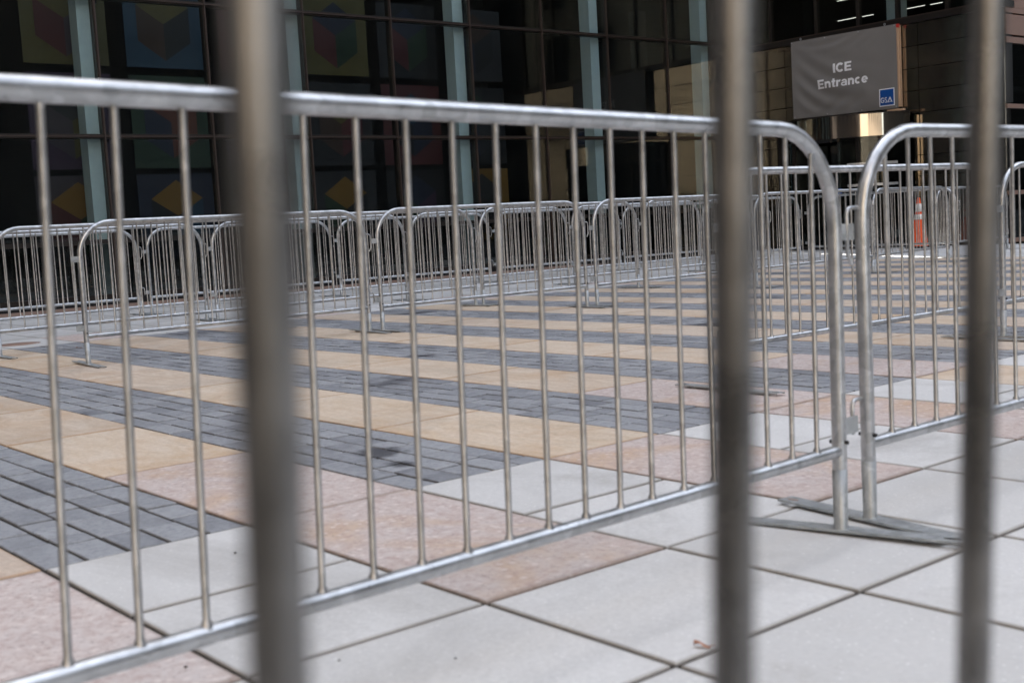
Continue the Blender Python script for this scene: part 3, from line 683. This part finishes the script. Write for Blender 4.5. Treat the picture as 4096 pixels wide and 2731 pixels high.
for s_ in (0.1, 0.9):
    x, y, z = sp(s_, 1.0)
    ring = [(x + 0.018 * math.cos(a / 10 * 6.283), y, z + 0.03 + 0.022 * math.sin(a / 10 * 6.283)) for a in range(11)]
    SP(MB().tube(ring, 0.005, 6), 'hanging_ring', 'steel')
def arc_strip(cx, cy, rx, ry, th, a0, a1, n_=18):
    out = []
    for i in range(n_):
        t0, t1 = R(a0 + (a1 - a0) * i / n_), R(a0 + (a1 - a0) * (i + 1) / n_)
        out.append([(cx + rx * math.cos(t0), cy + ry * math.sin(t0)), (cx + rx * math.cos(t1), cy + ry * math.sin(t1)), (cx + (rx - th) * math.cos(t1), cy + (ry - th) * math.sin(t1)), (cx + (rx - th) * math.cos(t0), cy + (ry - th) * math.sin(t0))])
    return out
def rc(x0, y0, x1, y1):
    nx, ny = max(1, round((x1 - x0) / 0.07)), max(1, round((y1 - y0) / 0.07)); out = []
    for i in range(nx):
        for j in range(ny):
            a, b_, c_, d_ = x0 + (x1 - x0) * i / nx, x0 + (x1 - x0) * (i + 1) / nx, y0 + (y1 - y0) * j / ny, y0 + (y1 - y0) * (j + 1) / ny
            out.append([(a, c_), (b_, c_), (b_, d_), (a, d_)])
    return out
GL = {  # glyph: (advance width, shapes), cap height 1
 'I': (0.28, [rc(0, 0, 0.28, 1)]),
 'C': (0.94, [arc_strip(0.5, 0.5, 0.5, 0.515, 0.25, 42, 318, 26)]),
 'E': (0.82, [rc(0, 0, 0.27, 1), rc(0.27, 0.79, 0.80, 1), rc(0.27, 0.40, 0.74, 0.60), rc(0.27, 0, 0.82, 0.21)]),
 'n': (0.75, [rc(0, 0, 0.25, 0.72), rc(0.50, 0, 0.75, 0.41), arc_strip(0.42, 0.40, 0.33, 0.34, 0.235, 2, 145, 14)]),
 't': (0.50, [rc(0.12, 0.16, 0.37, 0.94), rc(0.0, 0.545, 0.12, 0.72), rc(0.37, 0.545, 0.5, 0.72), rc(0.15, 0.0, 0.50, 0.159)]),
 'r': (0.52, [rc(0, 0, 0.25, 0.72), arc_strip(0.47, 0.36, 0.34, 0.375, 0.22, 78, 145, 8)]),
 'a': (0.74, [arc_strip(0.34, 0.22, 0.34, 0.235, 0.155, 0, 360, 24), rc(0.47, 0, 0.71, 0.47), arc_strip(0.365, 0.46, 0.345, 0.275, 0.19, 2, 165, 14)]),
 'c': (0.72, [arc_strip(0.37, 0.36, 0.37, 0.375, 0.235, 48, 312, 20)]),
 'e': (0.76, [arc_strip(0.38, 0.36, 0.38, 0.375, 0.215, 0, 318, 24), rc(0.17, 0.29, 0.755, 0.42)]),
 'G': (0.86, [arc_strip(0.46, 0.5, 0.46, 0.51, 0.15, 45, 345, 22), rc(0.48, 0.38, 0.9, 0.52)]),
 'S': (0.62, [arc_strip(0.31, 0.745, 0.30, 0.265, 0.14, 35, 265, 14), arc_strip(0.31, 0.26, 0.30, 0.27, 0.14, -145, 88, 14)]),
}
def lettering(nm, txt, cu_, zb_, width, cap, mt, off=0.0, gap=0.085):
    adv = sum(GL[ch][0] for ch in txt) + gap * (len(txt) - 1); kx = width / adv
    x = 0.0
    for ch in txt:
        w_, shapes = GL[ch]; mb = MB()
        for li, shp in enumerate(shapes):
            for poly_ in shp:
                pts = []
                for px_, py_ in poly_:
                    u_ = cu_ - width / 2 + (x + px_) * kx; z_ = zb_ + py_ * cap
                    s_ = (u_ - CR['BL'][0]) / (CR['BR'][0] - CR['BL'][0]); t_ = (z_ - CR['BL'][1]) / (CR['TL'][1] - CR['BL'][1])
                    pts.append((u_, VS + wb(s_, t_) - 0.006 - off - li * 0.0005, z_))
                mb.poly(pts)
        SP(mb, nm, mt)
        x += w_ + gap
lettering('letter', 'ICE', -15.135, 3.655, 0.45, 0.19, 'white_print')
lettering('letter', 'Entrance', -15.145, 3.365, 1.22, 0.19, 'white_print')
# logo square: white border, blue field, letters and star
def patch(nm, u0, u1, z0, z1, mt, off, n_=8):
    mb = MB()
    for j in range(n_ + 1):
        for i in range(n_ + 1):
            u_ = u0 + (u1 - u0) * i / n_; z_ = z0 + (z1 - z0) * j / n_
            s_ = (u_ + 16.41) / 2.56; t_ = (z_ - 2.79) / 1.64; mb.v.append((u_, VS + wb(s_, t_) - off, z_))
    for j in range(n_):
        for i in range(n_): a = j * (n_ + 1) + i; mb.face([a, a + 1, a + n_ + 2, a + n_ + 1])
    return SP(mb, nm, mt)
patch('logo_border', -14.275, -13.925, 2.835, 3.185, 'white_print', 0.005)
patch('logo_field', -14.255, -13.945, 2.855, 3.165, 'blue_print', 0.0085)
lettering('logo_letter', 'GS', -14.166, 2.905, 0.15, 0.105, 'white_print', off=0.007, gap=0.1)
def flat(nm, pts, mt, off):
    mb = MB(); out = []
    for u_, z_ in pts:
        s_ = (u_ + 16.41) / 2.56; t_ = (z_ - 2.79) / 1.64; out.append((u_, VS + wb(s_, t_) - off, z_))
    mb.poly(out); return SP(mb, nm, mt)
flat('logo_letter', [(-14.087, 2.905), (-14.07, 2.905), (-14.026, 2.975), (-13.995, 2.905), (-13.972, 2.905), (-14.018, 3.012), (-14.032, 3.012)], 'white_print', 0.0145)
flat('logo_letter_stroke', [(-14.087, 2.905), (-13.995, 2.930), (-13.99, 2.918), (-14.07, 2.905)], 'white_print', 0.0150)
st = []
for i in range(10):
    a = math.pi / 2 + i * math.pi / 5; r_ = 0.021 if i % 2 == 0 else 0.009; st.append((-14.022 + r_ * math.cos(a), 2.952 + r_ * math.sin(a)))
flat('logo_star', st, 'blue_print', 0.0175)
# timber offcut lying on the canopy
t = thing('timber_board', 'short raw timber board lying on the canopy at the right end of the sign', 'board', (-13.75, VW - 0.35, 2.701))
MB().box(-0.22, 0.14, -0.04, 0.05, 0, 0.038).build('plank', 'timber', t)

# ------------------------------------------------------------------ traffic cone
t = thing('traffic_cone', 'orange traffic cone with two white reflective bands by the entrance wall', 'cone', (-13.0, 21.0, 0))
def rz(z): return 0.165 - (0.165 - 0.03) * (z - 0.04) / 0.92
MB().cbox(-0.19, 0.19, -0.19, 0.19, 0.0, 0.038, 0.008).build('base', 'rubber', t)
MB().lathe([(rz(0.039), 0.039), (rz(0.5), 0.5), (rz(0.955), 0.955), (0.02, 0.965), (0.0, 0.965)], 28).build('body', 'orange', t)
for z0, z1 in ((0.545, 0.645), (0.695, 0.85)): MB().lathe([(rz(z0) + 0.0005, z0), (rz(z0) + 0.003, z0 + 0.001), (rz(z1) + 0.003, z1 - 0.001), (rz(z1) + 0.0005, z1)], 28).build('reflective_band', 'reflective', t)
t = thing('utility_cover', 'round rusty brown utility cover in the grey paving at the left', 'cover', (-12.0, 3.72, 0.0))
MB().lathe([(0, 0.004), (0.17, 0.004), (0.175, 0.0), (0.205, 0.003), (0.215, -0.003)], 28).build('lid', 'base_strip', t)
# small litter
def leaf(label, x, y, a, s):
    t = tag(ob('fallen_leaf', None, None, (x, y, 0.002), (0, 0, a)), label, 'leaf')
    mb = MB(); k = 0
    for i in range(7):
        f = i / 6; wv = s * 0.42 * math.sin(math.pi * min(0.98, f * 0.95 + 0.03)) + 0.0008
        mb.v += [(s * (f - 0.5) * 2, -wv, 0.004 + 0.006 * math.sin(f * 5)), (s * (f - 0.5) * 2, 0, 0.001 + 0.004 * math.sin(f * 4)), (s * (f - 0.5) * 2, wv, 0.006 + 0.005 * math.cos(f * 4))]
    for i in range(6):
        a_ = 3 * i; mb.face([a_, a_ + 3, a_ + 4, a_ + 1], True); mb.face([a_ + 1, a_ + 4, a_ + 5, a_ + 2], True)
    mb.build('blade', 'leaf', t); MB().tube([(s, 0, 0.003), (s * 1.5, 0.004, 0.004)], 0.0012, 5).build('stalk', 'leaf', t)
leaf('dry leaf on the pale slab near the bottom, left of the middle blurred bar', -1.61, 1.775, 0.4, 0.017)
leaf('tiny reddish leaf on the dark pavers behind the free barrier end', -10.75, 3.85, 1.4, 0.02)
PB = [(-2.318, 0.991, 0.004, 'small dark pebble on the pink slab at the bottom left'), (-3.07, 1.484, 0.0045, 'small dark pebble on the pale slab left of the left blurred bar'), (-2.107, 1.229, 0.003, 'small dark pebble on the pale slab right of the left blurred bar'), (-1.934, 1.397, 0.003, 'small dark pebble on the pale slab in the bottom middle')]
for x, y, s, lb in PB:
    t = tag(MB().lathe([(0, 0), (s * 0.9, 0.001), (s, s * 0.4), (s * 0.6, s * 0.8), (0, s * 0.9)], 8).build('pebble', 'grit', None, (x, y, 0.001)), lb, 'pebble', 'pebbles on the paving')

# ------------------------------------------------------------------ neighbouring buildings (seen in reflections
def block(name, label, x0, x1, y0, y1, h, mt, face, n_, rows, band_h=0.0):
    t = thing(name, label, 'building', ((x0 + x1) / 2, (y0 + y1) / 2, 0)); off = (-(x0 + x1) / 2, -(y0 + y1) / 2, 0)
    MB().box(x0, x1, y0, y1, -0.02, h).build('wall', mt, t, off)
    if band_h: MB().box(x0 - 0.15, x1 + 0.15, y0 - 0.15, y1 + 0.15, -0.01, band_h).build('dimming_band', 'dark_stone', t, off)  # added dark base band, dims the low reflections in the barrier bars
    me = None
    for r_ in range(1 if band_h else 0, rows):
        for i in range(n_):
            z = 1.2 + r_ * 4.2
            if face == 'x':
                wy = y0 + (i + 0.5) * (y1 - y0) / n_; loc = (x0 + off[0], wy + off[1], z)
                if me is None: me = MB().box(-0.02, 0.2, -1.0, 1.0, 0, 2.6).mesh('window', 'winglass')
            else:
                wx = x0 + (i + 0.5) * (x1 - x0) / n_; loc = (wx + off[0], y1 + off[1], z)
                if me is None: me = MB().box(-1.0, 1.0, -0.2, 0.02, 0, 2.6).mesh('window', 'winglass')
            ob('window', me, t, loc)
    return t
block('stone_building', 'dark stone building across the plaza, seen only mirrored in the glass', 24, 38, 4, 78, 30, 'dark_stone', 'x', 18, 6)
block('brick_building', 'brown brick building behind the camera, enlarged to block sky, outside the picture', -45, 12, -34, -20, 55, 'brick', 'y', 13, 6)  # unseen; widened and heightened to close off bright sky
block('stone_building', 'sunlit tan stone building behind the camera to the right, outside the picture', 13, 44, -45, -7, 27, 'stone', 'y', 8, 6, 2.0)
block('sun_blocker_tower', 'tall dark tower added behind the entrance wing to block sun, outside the picture', -42, -12.2, 36.6, 100, 75, 'dark_stone', 'y', 4, 4)  # added tower, keeps sun off the building mirrored in the glass
t = thing('dimming_planter', 'made-up dark planter and hedge just behind the camera, dimming reflections in the bars', 'planter', (1.5, -1.2, 0), R(50.5))  # added planter and hedge, darken what the bars mirror
MB().cbox(-3.0, 3.0, -0.45, 0.45, 0, 0.55, 0.02).build('trough', 'dark_stone', t)
hb = MB()
for i in range(900):
    x, y, z = random.uniform(-2.9, 2.9), random.uniform(-0.4, 0.4), random.uniform(0.45, 0.72); q = Vector((random.gauss(0, 1), random.gauss(0, 1), random.gauss(0, 1))).normalized() * 0.06; p_ = q.orthogonal().normalized() * 0.035
    c_ = Vector((x, y, z)); hb.poly([c_ - q, c_ + p_, c_ + q, c_ - p_])
M['hedge'] = plain('hedge_leaf', (0.03, 0.05, 0.02), 0.7)
hb.build('hedge', 'hedge', t)
block('sky_blocker_building', 'dark stone building added at the street end to block sky reflections', -11, 24, 86, 96, 45, 'dark_stone', 'y', 6, 3)  # added to hide the bright sky gap from the window reflections
